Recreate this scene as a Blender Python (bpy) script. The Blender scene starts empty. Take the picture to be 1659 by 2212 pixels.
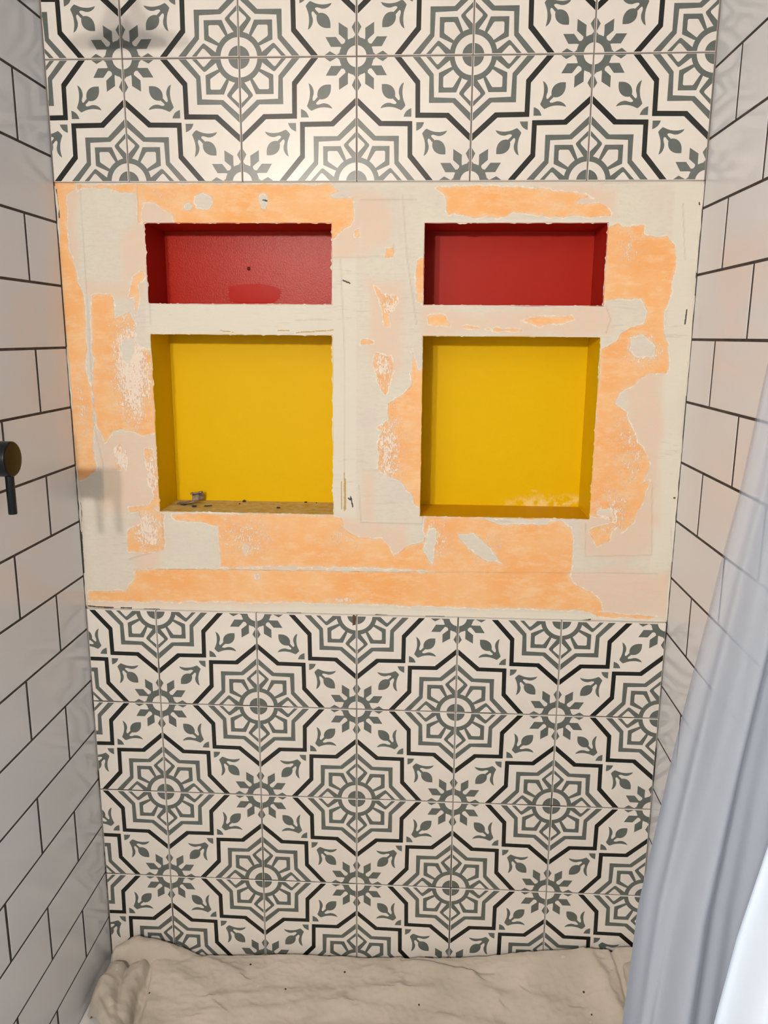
import bpy, bmesh, math, random
import numpy as np
from mathutils import Vector, Matrix, geometry, noise
C = bpy.context.scene
COL = C.collection
random.seed(7)

# ---------------------------------------------------------------- camera
cam_data = bpy.data.cameras.new('camera')
cam = bpy.data.objects.new('camera', cam_data); COL.objects.link(cam)
R_ = Vector((0.99848809, 0.05454596, 0.00680247)); U_ = Vector((-0.01827763, 0.21274568, 0.97693664))
F_ = Vector((-0.05184075, 0.97558393, -0.213421))
m = Matrix((R_, U_, -F_)).transposed().to_4x4()
m.translation = Vector((0.13617751, -1.53242113, -0.47500138))
cam.matrix_world = m
cam_data.sensor_fit = 'VERTICAL'; cam_data.sensor_height = 36.0
cam_data.lens = 1740.82 / 2212 * 36.0
cam_data.clip_start = 0.02
C.camera = cam

# ---------------------------------------------------------------- light
w = bpy.data.worlds.new('world'); C.world = w; w.use_nodes = True
w.node_tree.nodes['Background'].inputs['Color'].default_value = (0.80, 0.88, 1.0, 1)
w.node_tree.nodes['Background'].inputs['Strength'].default_value = 0.27
def area(name, loc, target, sx, sy, power, color):
    l = bpy.data.lights.new(name, 'AREA'); l.shape = 'RECTANGLE'; l.size = sx; l.size_y = sy
    l.energy = power; l.color = color
    o = bpy.data.objects.new(name, l); COL.objects.link(o); o.location = loc
    o.rotation_euler = (Vector(target) - Vector(loc)).to_track_quat('-Z', 'Y').to_euler()
    return o
area('window_daylight', (1.55, -1.50, -0.45), (0.3, -0.9, -0.9), 0.75, 1.1, 9, (0.55, 0.76, 1.0))
for k, x in enumerate((-0.33, -0.54)):
    l = bpy.data.lights.new('vanity_bulb', 'POINT'); l.energy = 68; l.color = (1.0, 0.90, 0.80); l.shadow_soft_size = 0.035
    o = bpy.data.objects.new('vanity_bulb', l); COL.objects.link(o); o.location = (x, -2.5, -0.06)
C.view_settings.view_transform = 'Standard'
C.view_settings.look = 'None'
C.view_settings.exposure = 0.03
C.view_settings.gamma = 1.0
C.view_settings.use_curve_mapping = False
C.cycles.max_bounces = 8
C.cycles.transparent_max_bounces = 12

# ---------------------------------------------------------------- helpers
def mat(name, col, rough=0.5, spec=0.5, metal=0.0):
    M = bpy.data.materials.new(name); M.use_nodes = True
    b = M.node_tree.nodes['Principled BSDF']
    b.inputs['Base Color'].default_value = (*col, 1); b.inputs['Roughness'].default_value = rough
    b.inputs['Specular IOR Level'].default_value = spec; b.inputs['Metallic'].default_value = metal
    return M
def N(M, typ, **kw):
    n = M.node_tree.nodes.new(typ)
    for k, v in kw.items():
        if k in n.inputs: n.inputs[k].default_value = v
        else: setattr(n, k, v)
    return n
def L(M, a, b): M.node_tree.links.new(a, b)
def B(M): return M.node_tree.nodes['Principled BSDF']
def mottled(M, c1, c2, scale, detail=6, lo=0.35, hi=0.65, coord='Object', stretch=(1, 1, 1)):
    tc = N(M, 'ShaderNodeTexCoord'); mp = N(M, 'ShaderNodeMapping'); mp.inputs['Scale'].default_value = stretch
    L(M, tc.outputs[coord], mp.inputs['Vector'])
    n = N(M, 'ShaderNodeTexNoise', Scale=scale, Detail=detail, Roughness=0.6)
    L(M, mp.outputs[0], n.inputs['Vector'])
    r = N(M, 'ShaderNodeValToRGB'); e = r.color_ramp.elements
    e[0].position = lo; e[1].position = hi; e[0].color = (*c1, 1); e[1].color = (*c2, 1)
    L(M, n.outputs['Fac'], r.inputs[0]); L(M, r.outputs[0], B(M).inputs['Base Color'])
    return mp, n
def bump(M, scale, strength, dist=0.001, detail=4, mp=None):
    n = N(M, 'ShaderNodeTexNoise', Scale=scale, Detail=detail)
    if mp is None:
        tc = N(M, 'ShaderNodeTexCoord'); L(M, tc.outputs['Object'], n.inputs['Vector'])
    else: L(M, mp.outputs[0], n.inputs['Vector'])
    b = N(M, 'ShaderNodeBump', Strength=strength, Distance=dist)
    L(M, n.outputs['Fac'], b.inputs['Height']); L(M, b.outputs[0], B(M).inputs['Normal'])
    return b
def mesh(name, verts, faces, mats, parent=None, idx=None, smooth=False):
    me = bpy.data.meshes.new(name); me.from_pydata([tuple(v) for v in verts], [], faces)
    for M in (mats if isinstance(mats, (list, tuple)) else [mats]): me.materials.append(M)
    if idx is not None: me.polygons.foreach_set('material_index', idx)
    if smooth: me.polygons.foreach_set('use_smooth', [True] * len(me.polygons))
    me.update()
    o = bpy.data.objects.new(name, me); COL.objects.link(o)
    if parent: o.parent = parent
    return o
def inst(name, me, loc, parent=None, scale=None, rot=None):
    o = bpy.data.objects.new(name, me); COL.objects.link(o); o.location = loc
    if scale: o.scale = scale
    if rot: o.rotation_euler = rot
    if parent: o.parent = parent
    return o
def box_vf(x0, x1, y0, y1, z0, z1):
    v = [(x, y, z) for z in (z0, z1) for y in (y0, y1) for x in (x0, x1)]
    f = [(0, 2, 3, 1), (4, 5, 7, 6), (0, 1, 5, 4), (2, 6, 7, 3), (0, 4, 6, 2), (1, 3, 7, 5)]
    return v, f
def box(name, b, M, parent=None, struct=False):
    o = mesh(name, *box_vf(*b), M, parent)
    if struct: o['kind'] = 'structure'
    return o
def tag(o, label, cat, group=None):
    o['label'] = label; o['category'] = cat
    if group: o['group'] = group
    return o
def empty(name, loc):
    o = bpy.data.objects.new(name, None); COL.objects.link(o); o.location = loc; o.empty_display_size = 0.05
    return o
def tube_bm(path, radii, seg=16, cap=True):
    vs, fs = [], []
    n = len(path)
    P = [Vector(p) for p in path]
    t0 = (P[1] - P[0]).normalized()
    up = Vector((0, 0, 1)) if abs(t0.z) < 0.9 else Vector((1, 0, 0))
    nrm = t0.cross(up).normalized()
    for i in range(n):
        t = (P[min(i + 1, n - 1)] - P[max(i - 1, 0)]).normalized()
        nrm = (nrm - t * nrm.dot(t)).normalized(); bn = t.cross(nrm)
        for k in range(seg):
            a = 2 * math.pi * k / seg
            vs.append(P[i] + (nrm * math.cos(a) + bn * math.sin(a)) * radii[i])
    for i in range(n - 1):
        for k in range(seg):
            a, b = i * seg + k, i * seg + (k + 1) % seg
            fs.append((a, b, b + seg, a + seg))
    if cap: fs.append(tuple(range(seg - 1, -1, -1))); fs.append(tuple((n - 1) * seg + k for k in range(seg)))
    return vs, fs
def lathe(prof, axis='x', seg=48, closed=True):
    """prof: list of (along, radius)"""
    vs, fs = [], []
    for a, r in prof:
        for k in range(seg):
            t = 2 * math.pi * k / seg
            c, s = r * math.cos(t), r * math.sin(t)
            vs.append({'x': (a, c, s), 'y': (c, a, s), 'z': (c, s, a)}[axis])
    for i in range(len(prof) - 1):
        for k in range(seg):
            a, b = i * seg + k, i * seg + (k + 1) % seg
            fs.append((a, a + seg, b + seg, b))
    if closed:
        fs.append(tuple(range(seg))); fs.append(tuple((len(prof) - 1) * seg + k for k in range(seg - 1, -1, -1)))
    return vs, fs

# ---------------------------------------------------------------- materials
M_cream = mat('glazed_cream', (0.69, 0.655, 0.60), 0.20)
mottled(M_cream, (0.66, 0.625, 0.575), (0.72, 0.685, 0.63), 7)
bump(M_cream, 60, 0.02)
M_grey = mat('glazed_grey_green', (0.10, 0.118, 0.108), 0.30)
mottled(M_grey, (0.093, 0.110, 0.101), (0.112, 0.130, 0.119), 40)
M_black = mat('glazed_black', (0.010, 0.012, 0.010), 0.26, 0.4)
M_grout = mat('grey_grout', (0.3, 0.27, 0.25), 0.9)
mottled(M_grout, (0.022, 0.016, 0.014), (0.19, 0.18, 0.168), 8, lo=0.43, hi=0.50)
M_gap = mat('dark_joint', (0.035, 0.028, 0.025), 0.8)
mottled(M_gap, (0.018, 0.014, 0.013), (0.06, 0.05, 0.044), 30)
M_white = mat('glazed_white', (0.68, 0.70, 0.735), 0.16)
bump(M_white, 14, 0.05, 0.002)
M_red = mat('glossy_red_paint', (0.40, 0.016, 0.006), 0.45, 0.15)
M_redtex = mat('glossy_red_paint_rough', (0.42, 0.020, 0.008), 0.24, 0.09)
M_yellow = mat('satin_yellow_paint', (0.71, 0.455, 0.0010), 0.45, 0.08)
M_dusty = mat('dusty_yellow', (0.5, 0.4, 0.15), 0.8)
mottled(M_dusty, (0.47, 0.31, 0.03), (0.58, 0.47, 0.22), 60, lo=0.35, hi=0.62)
M_drywall = mat('painted_drywall', (0.42, 0.41, 0.40), 0.7)
M_ceiling = mat('ceiling_paint', (0.55, 0.54, 0.53), 0.8)
M_floor = mat('room_floor', (0.34, 0.33, 0.32), 0.5)
mottled(M_floor, (0.30, 0.29, 0.28), (0.4, 0.39, 0.37), 5)
M_pan = mat('acrylic_white', (0.70, 0.70, 0.68), 0.3)
M_metal = mat('matte_black_metal', (0.006, 0.008, 0.010), 0.34, 0.28, 0.0)
M_bronze = mat('dark_bronze_face', (0.022, 0.012, 0.006), 0.36, 0.15, 0.0)
M_thin = mat('white_thinset', (0.66, 0.63, 0.54), 0.9)
bump(M_thin, 220, 0.5, 0.001)
M_debris = mat('flaked_mortar', (0.10, 0.07, 0.06), 0.8)
mottled(M_debris, (0.10, 0.07, 0.05), (0.36, 0.29, 0.22), 120)
M_speck = mat('dark_grout_crumb', (0.02, 0.015, 0.02), 0.7)
M_rust = mat('brown_chip', (0.09, 0.045, 0.025), 0.8)

def dust_red():
    """the textured left red recess: worn sheen above, a fresh smear below"""
    M = M_redtex
    tc = N(M, 'ShaderNodeTexCoord')
    n1 = N(M, 'ShaderNodeTexNoise', Scale=420.0, Detail=4.0); L(M, tc.outputs['Object'], n1.inputs['Vector'])
    b = N(M, 'ShaderNodeBump', Strength=0.38, Distance=0.0007)
    L(M, n1.outputs['Fac'], b.inputs['Height']); L(M, b.outputs[0], B(M).inputs['Normal'])
dust_red()
M_grout_top = mat('brown_grey_grout', (0.15, 0.128, 0.118), 0.9)
mottled(M_grout_top, (0.12, 0.10, 0.092), (0.19, 0.165, 0.15), 14)
bump(M_red, 30, 0.10, 0.001)
bump(M_yellow, 18, 0.10, 0.001)
PATCH = {'orange': [[(-0.56,-0.202),(-0.519,-0.203),(-0.518,-0.216),(-0.536,-0.224),(-0.538,-0.26),(-0.539,-0.295),(-0.537,-0.319),(-0.533,-0.336),(-0.529,-0.354),(-0.524,-0.379),(-0.517,-0.4),(-0.516,-0.436),(-0.517,-0.472),(-0.518,-0.508),(-0.523,-0.545),(-0.516,-0.583),(-0.514,-0.62),(-0.515,-0.658),(-0.518,-0.697),(-0.515,-0.716),(-0.515,-0.741),(-0.546,-0.758),(-0.558,-0.76)],[(-0.514,-0.208),(-0.405,-0.206),(-0.406,-0.223),(-0.433,-0.221),(-0.462,-0.214),(-0.505,-0.213),(-0.515,-0.219)],[(-0.406,-0.206),(-0.262,-0.207),(-0.047,-0.209),(-0.028,-0.219),(-0.048,-0.227),(-0.042,-0.23),(-0.005,-0.231),(-0.004,-0.269),(-0.027,-0.288),(-0.045,-0.303),(-0.048,-0.277),(-0.052,-0.276),(-0.334,-0.276),(-0.34,-0.26),(-0.358,-0.248),(-0.372,-0.24),(-0.394,-0.238),(-0.398,-0.274),(-0.405,-0.274),(-0.404,-0.226)],[(-0.503,-0.403),(-0.465,-0.4),(-0.456,-0.414),(-0.442,-0.417),(-0.43,-0.407),(-0.42,-0.371),(-0.401,-0.359),(-0.397,-0.368),(-0.412,-0.385),(-0.411,-0.407),(-0.422,-0.471),(-0.422,-0.493),(-0.409,-0.5),(-0.394,-0.504),(-0.391,-0.581),(-0.391,-0.664),(-0.419,-0.668),(-0.434,-0.661),(-0.457,-0.657),(-0.473,-0.661),(-0.481,-0.669),(-0.496,-0.685),(-0.498,-0.669),(-0.507,-0.654),(-0.511,-0.62),(-0.511,-0.575),(-0.506,-0.527),(-0.508,-0.497),(-0.503,-0.436)],[(-0.475,-0.696),(-0.464,-0.684),(-0.462,-0.704),(-0.451,-0.696),(-0.456,-0.735),(-0.46,-0.711),(-0.468,-0.735),(-0.475,-0.735)],[(-0.416,-0.693),(-0.401,-0.695),(-0.395,-0.726),(-0.385,-0.757),(-0.388,-0.812),(-0.415,-0.809),(-0.402,-0.789),(-0.412,-0.757)],[(-0.455,-0.813),(-0.419,-0.805),(-0.42,-0.819),(-0.456,-0.825)],[(-0.438,-0.817),(-0.414,-0.805),(-0.385,-0.827),(-0.389,-0.897),(-0.428,-0.906),(-0.462,-0.902),(-0.46,-0.859),(-0.432,-0.843)],[(-0.003,-0.288),(0.006,-0.284),(0.007,-0.298),(-0.001,-0.296)],[(0.033,-0.383),(0.048,-0.4),(0.076,-0.4),(0.078,-0.415),(0.06,-0.435),(0.063,-0.454),(0.053,-0.454),(0.049,-0.431),(0.042,-0.404)],[(0.011,-0.481),(0.033,-0.483),(0.033,-0.489),(0.009,-0.491)],[(0.035,-0.501),(0.045,-0.508),(0.065,-0.512),(0.073,-0.532),(0.065,-0.555),(0.056,-0.583),(0.039,-0.56),(0.035,-0.532)],[(0.054,-0.318),(0.068,-0.317),(0.068,-0.335),(0.052,-0.335)],[(0.111,-0.34),(0.124,-0.336),(0.125,-0.419),(0.113,-0.411),(0.109,-0.37)],[(0.105,-0.498),(0.109,-0.512),(0.117,-0.539),(0.128,-0.531),(0.133,-0.804),(0.113,-0.796),(0.107,-0.775),(0.084,-0.75),(0.055,-0.738),(0.042,-0.726),(0.04,-0.677),(0.048,-0.652),(0.042,-0.648),(0.062,-0.631),(0.058,-0.599),(0.086,-0.587),(0.104,-0.563),(0.105,-0.531)],[(0.141,-0.214),(0.192,-0.211),(0.214,-0.21),(0.252,-0.211),(0.313,-0.216),(0.388,-0.222),(0.43,-0.233),(0.403,-0.234),(0.396,-0.241),(0.441,-0.242),(0.457,-0.258),(0.458,-0.263),(0.326,-0.263),(0.284,-0.254),(0.273,-0.265),(0.224,-0.265),(0.193,-0.263),(0.178,-0.256),(0.166,-0.263),(0.162,-0.23)],[(0.451,-0.281),(0.47,-0.276),(0.479,-0.281),(0.515,-0.279),(0.516,-0.296),(0.561,-0.297),(0.576,-0.314),(0.578,-0.339),(0.575,-0.376),(0.573,-0.398),(0.564,-0.428),(0.565,-0.458),(0.574,-0.481),(0.58,-0.527),(0.577,-0.539),(0.542,-0.541),(0.52,-0.561),(0.492,-0.577),(0.487,-0.594),(0.508,-0.614),(0.526,-0.646),(0.532,-0.67),(0.553,-0.69),(0.561,-0.714),(0.549,-0.743),(0.539,-0.759),(0.543,-0.792),(0.543,-0.818),(0.516,-0.843),(0.498,-0.818),(0.449,-0.811),(0.451,-0.769),(0.451,-0.647),(0.454,-0.528),(0.454,-0.497),(0.48,-0.482),(0.49,-0.466),(0.505,-0.455),(0.531,-0.451),(0.534,-0.428),(0.52,-0.406),(0.479,-0.406),(0.452,-0.41),(0.454,-0.376),(0.453,-0.303)],[(0.452,-0.759),(0.561,-0.743),(0.55,-0.787),(0.531,-0.817),(0.497,-0.84),(0.491,-0.863),(0.47,-0.871),(0.454,-0.841),(0.489,-0.825),(0.494,-0.803),(0.465,-0.8)],[(0.133,-0.438),(0.147,-0.435),(0.167,-0.438),(0.175,-0.453),(0.173,-0.457),(0.143,-0.455),(0.134,-0.453)],[(0.198,-0.455),(0.246,-0.46),(0.308,-0.462),(0.308,-0.465),(0.246,-0.463),(0.202,-0.459)],[(0.304,-0.445),(0.338,-0.438),(0.396,-0.437),(0.401,-0.442),(0.385,-0.45),(0.339,-0.454)],[(-0.37,-0.825),(-0.271,-0.821),(-0.046,-0.822),(-0.025,-0.828),(-0.025,-0.847),(0.01,-0.865),(0.051,-0.868),(0.066,-0.88),(0.074,-0.902),(0.103,-0.879),(0.133,-0.87),(0.135,-0.821),(0.293,-0.819),(0.395,-0.82),(0.421,-0.842),(0.427,-0.887),(0.422,-0.926),(0.419,-0.943),(0.179,-0.936),(0.104,-0.927),(-0.122,-0.926),(-0.275,-0.932),(-0.274,-0.894),(-0.276,-0.848),(-0.325,-0.837),(-0.363,-0.838)],[(-0.449,-0.942),(-0.352,-0.937),(-0.199,-0.935),(0.104,-0.933),(0.415,-0.93),(0.431,-0.949),(0.469,-0.971),(0.488,-0.986),(0.489,-1.006),(0.404,-1.004),(0.18,-1.005),(-0.093,-1.002),(-0.278,-1.004),(-0.434,-1.008),(-0.552,-1.009),(-0.55,-0.99),(-0.472,-0.986),(-0.455,-0.966)],[(0.464,-1.006),(0.597,-1.013),(0.582,-1.021),(0.479,-1.016)]],'holes': [[(-0.297,-0.228),(-0.28,-0.224),(-0.266,-0.23),(-0.263,-0.24),(-0.274,-0.251),(-0.292,-0.251),(-0.299,-0.24)],[(-0.319,-0.243),(-0.308,-0.239),(-0.301,-0.245),(-0.307,-0.252),(-0.316,-0.251)],[(-0.178,-0.225),(-0.171,-0.222),(-0.164,-0.227),(-0.162,-0.244),(-0.168,-0.253),(-0.175,-0.249),(-0.179,-0.235)],[(0.199,-0.854),(0.228,-0.852),(0.266,-0.883),(0.289,-0.913),(0.259,-0.908),(0.222,-0.884)],[(0.14,-0.84),(0.158,-0.843),(0.152,-0.92),(0.133,-0.886)],[(0.249,-0.821),(0.402,-0.82),(0.359,-0.832),(0.308,-0.83),(0.286,-0.835)],[(0.095,-0.86),(0.106,-0.856),(0.103,-0.867),(0.088,-0.868)],[(-0.224,-0.882),(-0.213,-0.889),(-0.221,-0.905),(-0.23,-0.897)],[(-0.207,-0.946),(-0.195,-0.944),(-0.195,-0.957),(-0.205,-0.956)],[(-0.458,-0.414),(-0.418,-0.403),(-0.42,-0.457),(-0.431,-0.435),(-0.458,-0.443)],[(-0.45,-0.486),(-0.423,-0.482),(-0.423,-0.508),(-0.437,-0.53),(-0.452,-0.519)],[(0.506,-0.474),(0.529,-0.466),(0.554,-0.489),(0.551,-0.508),(0.521,-0.512),(0.506,-0.497)],[(0.465,-0.8),(0.494,-0.797),(0.495,-0.812),(0.466,-0.811)]],'peach': [[(-0.552,-0.202),(-0.511,-0.209),(-0.528,-0.436),(-0.533,-0.436),(-0.56,-0.295)],[(-0.434,-0.295),(-0.393,-0.277),(-0.393,-0.357),(-0.44,-0.385)],[(-0.504,-0.662),(-0.391,-0.66),(-0.388,-0.82),(-0.511,-0.822)],[(-0.518,-0.379),(-0.41,-0.385),(-0.411,-0.407),(-0.509,-0.407)],[(-0.4,-0.226),(-0.328,-0.243),(-0.33,-0.274),(-0.403,-0.274)],[(-0.046,-0.271),(0.009,-0.271),(0.009,-0.332),(-0.047,-0.332)],[(0.001,-0.223),(0.055,-0.23),(0.059,-0.314),(0.009,-0.333)],[(0.017,-0.37),(0.08,-0.378),(0.089,-0.531),(0.058,-0.587),(0.025,-0.532)],[(0.127,-0.43),(0.472,-0.429),(0.475,-0.468),(0.128,-0.471)],[(0.503,-0.539),(0.573,-0.539),(0.584,-0.829),(0.524,-0.831)],[(0.32,-0.209),(0.469,-0.213),(0.469,-0.267),(0.428,-0.263)],[(-0.271,-0.829),(0.102,-0.833),(0.104,-0.929),(-0.275,-0.938)],[(0.415,-0.922),(0.618,-0.921),(0.626,-1.014),(0.441,-1.003)],[(0.444,-0.804),(0.573,-0.801),(0.572,-0.888),(0.449,-0.887)],[(-0.447,-0.844),(-0.386,-0.835),(-0.394,-0.992),(-0.456,-0.994)],[(0.009,-0.735),(0.034,-0.735),(0.034,-0.836),(0.009,-0.819)],[(-0.153,-0.947),(-0.124,-1.009),(-0.56,-1.021),(-0.559,-0.996)]],'flecks': [(-0.431,-0.544,0.046,0.124,1),(-0.536,-0.62,0.016,0.096,0.5),(-0.364,-0.23,0.047,0.024,0.4),(0.531,-0.497,0.046,0.035,0.7),(0.524,-0.666,0.043,0.135,0.55),(0.491,-0.314,0.038,0.044,0.45),(0.062,-0.693,0.033,0.096,0.8),(0.053,-0.532,0.024,0.048,0.8),(0.064,-0.416,0.024,0.027,0.8),(0.352,-0.245,0.045,0.018,0.35),(-0.22,-0.87,0.068,0.055,0.6),(0.155,-0.87,0.044,0.054,0.6),(0.251,-0.883,0.051,0.046,0.5),(-0.417,-0.859,0.038,0.055,0.9),(-0.024,-0.866,0.045,0.039,0.5),(-0.408,-0.753,0.024,0.063,0.8),(-0.464,-0.711,0.02,0.031,1),(0.495,-0.81,0.043,0.06,0.7),(-0.032,-0.995,0.03,0.006,0.9)],'seams': [[(0.13,-0.75),(0.131,-0.835),(0.009,-0.835)],[(-0.388,-0.824),(-0.39,-0.9),(-0.407,-0.903),(-0.46,-0.919)],[(0.567,-0.743),(0.577,-0.889),(0.45,-0.894),(0.446,-0.827)],[(-0.452,-0.94),(-0.158,-0.936),(0.083,-0.934),(0.429,-0.928),(0.59,-0.926)],[(-0.402,-0.209),(-0.404,-0.275)],[(-0.509,-0.208),(-0.513,-0.66),(-0.502,-0.723),(-0.507,-0.807)],[(-0.387,-0.338),(-0.391,-0.456)],[(0.005,-0.761),(0.009,-0.835)],[(0.068,-0.313),(0.068,-0.333),(-0.042,-0.334)],[(0.084,-0.226),(0.094,-0.337),(0.113,-0.453)],[(0.609,-0.833),(0.621,-0.925)],[(0.582,-0.242),(0.594,-0.337)],[(-0.029,-0.338),(-0.022,-0.505),(-0.023,-0.808)],[(0.009,-0.235),(0.109,-0.235)],[(0.459,-0.418),(0.469,-0.443),(0.462,-0.467)]],'darks': [[(-0.553,-1.021),(-0.505,-1.024)],[(-0.529,-1.022),(-0.5,-1.023)],[(-0.484,-1.023),(-0.462,-1.023)],[(-0.437,-1.025),(-0.404,-1.024)],[(-0.274,-1.027),(-0.255,-1.027)],[(-0.141,-1.025),(-0.113,-1.025)],[(0.038,-1.024),(0.066,-1.026)],[(0.14,-1.025),(0.177,-1.025)],[(0.288,-1.026),(0.316,-1.026)],[(0.444,-1.027),(0.467,-1.023)],[(-0.554,-0.216),(-0.552,-0.265)],[(-0.554,-0.794),(-0.552,-0.827),(-0.555,-0.844)],[(-0.555,-0.865),(-0.556,-0.953),(-0.556,-1.002)],[(0.614,-0.234),(0.615,-0.25)],[(0.61,-0.24),(0.611,-0.244)],[(0.615,-0.336),(0.616,-0.369)],[(0.617,-0.475),(0.615,-0.487),(0.615,-0.533)],[(0.616,-0.72),(0.617,-0.805)],[(0.604,-0.425),(0.603,-0.45)],[(-0.016,-0.785),(-0.012,-0.789)],[(-0.011,-0.782),(-0.007,-0.803)],[(-0.17,-0.235),(-0.163,-0.236)],[(0.609,-0.774),(0.612,-0.774)],[(-0.025,-0.375),(-0.012,-0.38)],[(-0.237,-0.477),(-0.219,-0.479)]],'ochre': [[(-0.029,-0.753),(-0.029,-0.808)],[(-0.024,-0.734),(-0.024,-0.811)],[(-0.021,-0.748),(-0.021,-0.808)],[(-0.258,-0.467),(-0.232,-0.47)],[(-0.148,-0.466),(-0.126,-0.466)],[(-0.113,-0.47),(-0.043,-0.465)]]}
# ---------------------------------------------------------------- patterned tile print
T = 0.205
G = 0.0105
CREAM, GREY, BLACK = 0, 1, 2
def arc(cx, cy, r, n=40):
    return [(cx + r * math.cos(2 * math.pi * k / n), cy + r * math.sin(2 * math.pi * k / n)) for k in range(n)]
def quad_star(tip, e, c):
    """eight-pointed star quarter about the origin corner, given axis tip, elbow and diagonal corner"""
    return [(-.2, -.2), (tip + .2 * (tip - e[0]) / e[1], -.2), (tip, 0), e, (c, c), (e[1], e[0]), (0, tip), (-.2, tip + .2 * (tip - e[0]) / e[1])]
def smooth(P, it=1, keep=()):
    for _ in range(it):
        Q = []
        n = len(P)
        for i, p in enumerate(P):
            if p in keep: Q.append(p); continue
            a, b = P[i - 1], P[(i + 1) % n]
            Q.append((p[0] * .75 + a[0] * .25, p[1] * .75 + a[1] * .25)); Q.append((p[0] * .75 + b[0] * .25, p[1] * .75 + b[1] * .25))
        P = Q
    return P
def shapes():
    S = []
    S.append((BLACK, quad_star(.684, (.490, .220), .487)))
    S.append((CREAM, quad_star(.624, (.449, .197), .446)))
    S.append((GREY, quad_star(.526, (.371, .166), .371)))
    S.append((CREAM, quad_star(.461, (.334, .145), .327)))
    pent = [(.15, .09), (.187, .093), (.290, .137), (.290, .290), (.137, .290), (.093, .187), (.09, .15)]
    S.append((GREY, pent))
    S.append((CREAM, [(.167, .112), (.245, .163), (.251, .172), (.251, .243), (.243, .251), (.172, .251), (.163, .245), (.112, .167)]))
    for sw in (0, 1):
        k1 = [(.15, -.04), (.197, .040), (.285, .106), (.296, .111), (.306, .108), (.412, 0), (.412, -.05), (.15, -.05)]
        k2 = [(.226, 0), (.292, .066), (.303, .071), (.313, .066), (.370, 0), (.370, -.002), (.226, -.002)]
        f = (lambda P: [(b, a) for a, b in P]) if sw else (lambda P: P)
        S.append((GREY, f(k1))); S.append((CREAM, f(k2)))
    S.append((GREY, arc(0, 0, .201, 64))); S.append((CREAM, arc(0, 0, .157, 56))); S.append((GREY, arc(0, 0, .092, 40)))
    # sun about the corner (1,0); local a = distance left, b = distance down
    T1 = []
    T1.append((GREY, [(.14, -.03), (.147, .030), (.157, .016), (.170, .012), (.226, .041), (.277, .006), (.30, .006), (.30, -.006), (.14, -.03)]))
    T1.append((GREY, [(.262, .150), (.216, .074), (.142, .074), (.10, .062), (.09, .100), (.128, .095), (.173, .150)]))
    k = []
    for col, P in T1:
        k.append((col, P)); k.append((col, [(b, a) for a, b in P]))
    k.append((GREY, arc(0, 0, .147, 56))); k.append((CREAM, arc(0, 0, .085, 40)))
    k = [(c, [(1 - a, b) for a, b in P]) for c, P in k]
    # tulip
    leaf = [(.783, .219), (.740, .2185), (.712, .226), (.688, .241), (.672, .262), (.664, .288), (.665, .318), (.682, .3355), (.712, .336), (.738, .328), (.759, .312), (.774, .288), (.7815, .260)]
    left = [(.590, .207), (.600, .250), (.602, .290), (.596, .335), (.574, .388), (.584, .402), (.598, .416), (.611, .4255), (.665, .404), (.710, .398), (.750, .401), (.793, .410),
            (.780, .388), (.748, .369), (.713, .365), (.690, .373), (.668, .378), (.652, .372), (.655, .360), (.690, .330), (.670, .310), (.640, .345), (.628, .348), (.622, .332), (.627, .310), (.635, .287), (.631, .252), (.612, .220)]
    tul = [(GREY, smooth(leaf, 1, ((.783, .219),))), (GREY, smooth(left, 1, ((.590, .207), (.793, .410), (.574, .388), (.611, .4255))))]
    q = [(.522, .410), (.540, .416), (.560, .428), (.577, .445), (.587, .462), (.590, .478), (.522, .478)]
    tul.append((GREY, q))
    S += k + tul
    return S
BASE = shapes()
def all_shapes():
    S = list(BASE)
    # mirror across the tile's two diagonals
    S += [(c, [(b, a) for a, b in P]) for c, P in BASE if not (P is None)]
    S += [(c, [(1 - b, 1 - a) for a, b in P]) for c, P in BASE]
    S += [(c, [(1 - a, 1 - b) for a, b in P]) for c, P in BASE]
    return S
def pip(x, y, P):
    n = len(P); r = False; j = n - 1
    for i in range(n):
        xi, yi = P[i]; xj, yj = P[j]
        if (yi > y) != (yj > y) and x < (xj - xi) * (y - yi) / (yj - yi) + xi: r = not r
        j = i
    return r
def fold(u, v):
    """reduce a tile point to the half nearest to the medallion corner (0,0), sun corner (1,0)"""
    if u + v > 1: u, v = 1 - v, 1 - u
    if v > u: u, v = v, u
    return u, v
def col_at(u, v):
    u, v = fold(u, v); c = CREAM
    for k, P in BASE:
        if pip(u, v, P): c = k
    return c
def clip_poly(P, x0, x1, y0, y1):
    def clip(P, f, inter):
        o = []
        for i in range(len(P)):
            a, b = P[i - 1], P[i]
            if f(b):
                if not f(a): o.append(inter(a, b))
                o.append(b)
            elif f(a): o.append(inter(a, b))
        return o
    def ix(c): return lambda a, b: (c, a[1] + (b[1] - a[1]) * (c - a[0]) / (b[0] - a[0]))
    def iy(c): return lambda a, b: (a[0] + (b[0] - a[0]) * (c - a[1]) / (b[1] - a[1]), c)
    P = clip(P, lambda p: p[0] >= x0, ix(x0))
    if P: P = clip(P, lambda p: p[0] <= x1, ix(x1))
    if P: P = clip(P, lambda p: p[1] >= y0, iy(y0))
    if P: P = clip(P, lambda p: p[1] <= y1, iy(y1))
    return P
TRI = [(0, 0), (1, 0), (.5, .5)]
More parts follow.
